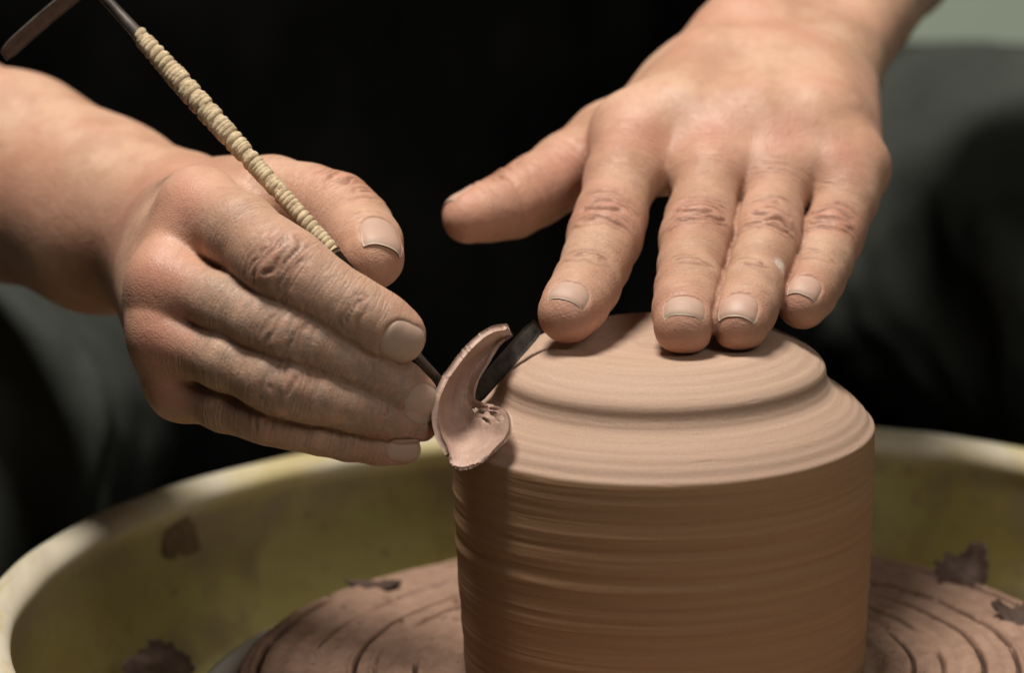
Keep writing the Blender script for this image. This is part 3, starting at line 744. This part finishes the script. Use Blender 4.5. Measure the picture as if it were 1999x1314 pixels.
uu = np.linspace(0, 1, nr)[:, None]*np.ones((1, nc)); vv = np.ones((nr, 1))*np.linspace(0, 1, nc)[None]
rag = vnoise(np.stack([uu*18, uu*0, uu*0], -1), 3)*.15+.8*np.clip(vnoise(np.stack([uu*80, uu*0, uu*0], -1), 4)-.55, 0, 1)*sstep(.45, .6, uu)
A = A+(np.exp(-vv/.05)*rag)[..., None]*(-R0)
A = A+(fbm(np.stack([uu*9, vv*3, uu*0], -1), 3, 6)*.25+fbm(np.stack([uu*2.5, vv*26, uu*0], -1), 3, 7)*.16+fbm(np.stack([uu*40, vv*18, uu*0], -1), 2, 8)*.08)[..., None]*CAMV
tear = np.zeros((nr, nc), bool)
for u0, v0_, ru, rv in ((.41, .76, .042, .075), (.375, .90, .040, .055), (.32, .78, .026, .045), (.445, .92, .022, .035), (.345, .71, .008, .014), (.27, .58, .006, .012)):
    e = ((uu-u0)/ru)**2+((vv-v0_)/rv)**2+.7*vnoise(np.stack([uu*70, vv*30, uu*0], -1), 14)
    tear |= e < 1
    A = A-(.8*np.exp(-e))[..., None]*CAMV
curl = sheet(A, 1.1+.7*(1-vv)*sstep(0, .15, uu), 'clay_shaving', CURL, hole=tear)
tag(curl, 'pale curled ribbon of clay peeling off the pot at the blade', 'clay shaving')

# ------------------------------------------------------------------ clay scraps
def scrap(c, ex, ey, curlz, seed, mat, label, thick=3.0, up=UP):
    n, m_ = 14, 64; rr_, tt_ = np.meshgrid(np.linspace(.02, 1, n), np.linspace(0, 2*math.pi, m_, endpoint=False), indexing='ij')
    ex, ey = np.asarray(ex, float), np.asarray(ey, float); nz = nrm(np.cross(ex, ey)); nz = nz if nz@up > 0 else -nz
    q = np.stack([np.cos(tt_)*1.5+seed, np.sin(tt_)*1.5, tt_*0], -1)
    e = rr_*(1+.5*fbm(q, 2, seed)+.18*fbm(q*3.5, 2, seed+1)); U, V = e*np.cos(tt_), e*np.sin(tt_)
    f = fbm(np.stack([U*1.4, V*1.4, U*0+seed], -1), 3, seed)
    top = c+U[..., None]*ex+V[..., None]*ey+(curlz*(U*U*.9+.4*V*V*V+.6*f))[..., None]*nz
    bot = top-(thick*(1-.75*rr_**3))[..., None]*nz
    q_ = n*m_; f1 = grid_faces(n, m_, True); L0 = np.arange(m_)+(n-1)*m_; L1 = np.roll(L0, -1)
    fs = np.concatenate([f1[:, ::-1], f1+q_, np.stack([L0, L1, L1+q_, L0+q_], 1)]).tolist()
    fs += [list(range(m_)), list(range(q_, q_+m_))[::-1]]
    return tag(mesh_obj('clay_scrap', np.concatenate([top.reshape(-1, 3), bot.reshape(-1, 3)]), fs, mat), label, 'clay scrap')
def on_z(px, py, z):
    r = ray(px, py); return CAM+r*((z-CAM[2])/r[2])
def on_cyl(px, py, rad):
    r = ray(px, py); a = r[0]**2+r[1]**2; b = CAM[0]*r[0]+CAM[1]*r[1]; c = CAM[0]**2+CAM[1]**2-rad*rad
    return CAM+r*((-b+math.sqrt(b*b-a*c))/a)
pw = on_cyl(350, 1035, 180.4); tg = nrm(np.cross(UP, [pw[0], pw[1], 0]))
scrap(pw, tg*8.5, UP*9, .25, 5, SCRAPM, 'brown clay scrap stuck inside the pan wall under the lip', .8)
scrap(on_z(1880, 1116, 5), R0*7+UP*2, F_*6+UP*5, 4, 11, SCRAP, 'dark curled clay scrap on the far edge of the bat')
scrap(on_z(1982, 1205, 3), R0*6+UP*1, F_*8+UP*3, 4, 15, SCRAP, 'dark clay crumb on the bat at the right edge of the photo')
scrap(on_z(735, 1140, 3.2), R0*8+UP*.5-F_*3, F_*3+UP*.5, 1.2, 19, SCRAP, 'thin dark strip added for the dark groove gap at the bat edge')  # added dark strip, stands in for a dark groove gap in the bat
scrap(on_cyl(312, 1296, 156.0), R0*10+UP*.5, UP*9+F_*3, 2, 2, SCRAP, 'dark upright flake of clay on the pan floor at lower left', 5)
fk = on_cyl(318, 1300, 156.0)                 # a low heap of trimmings on the pan floor carries the dark flake
def heap(c, top, label):
    n, m_ = 40, 90; rr_, tt_ = np.meshgrid(np.linspace(0.01, 1, n), np.linspace(0, 2*math.pi, m_, endpoint=False), indexing='ij')
    x = c[0]+rr_*30*np.cos(tt_)*.62-rr_*10*np.sin(tt_); y = c[1]+rr_*34*np.sin(tt_)
    q = np.stack([x*.12, y*.12, x*0], -1)
    z = -45+(top+45)*np.clip(1-rr_**2.2+.35*fbm(q, 4, 3)*sstep(1, .6, rr_), 0, 2)
    rad = np.hypot(x, y); k_ = np.minimum(1, 177/rad)*np.maximum(1, 134/np.maximum(rad, 1)); x, y = x*k_, y*k_
    return tag(mesh_obj('clay_trimmings', np.stack([x, y, z], -1).reshape(-1, 3), grid_faces(n, m_, True)[:, ::-1], SCRAPL), label, 'clay trimmings')
heap(fk, fk[2]-6, 'low pinkish heap of clay trimmings beside the white wheel head')
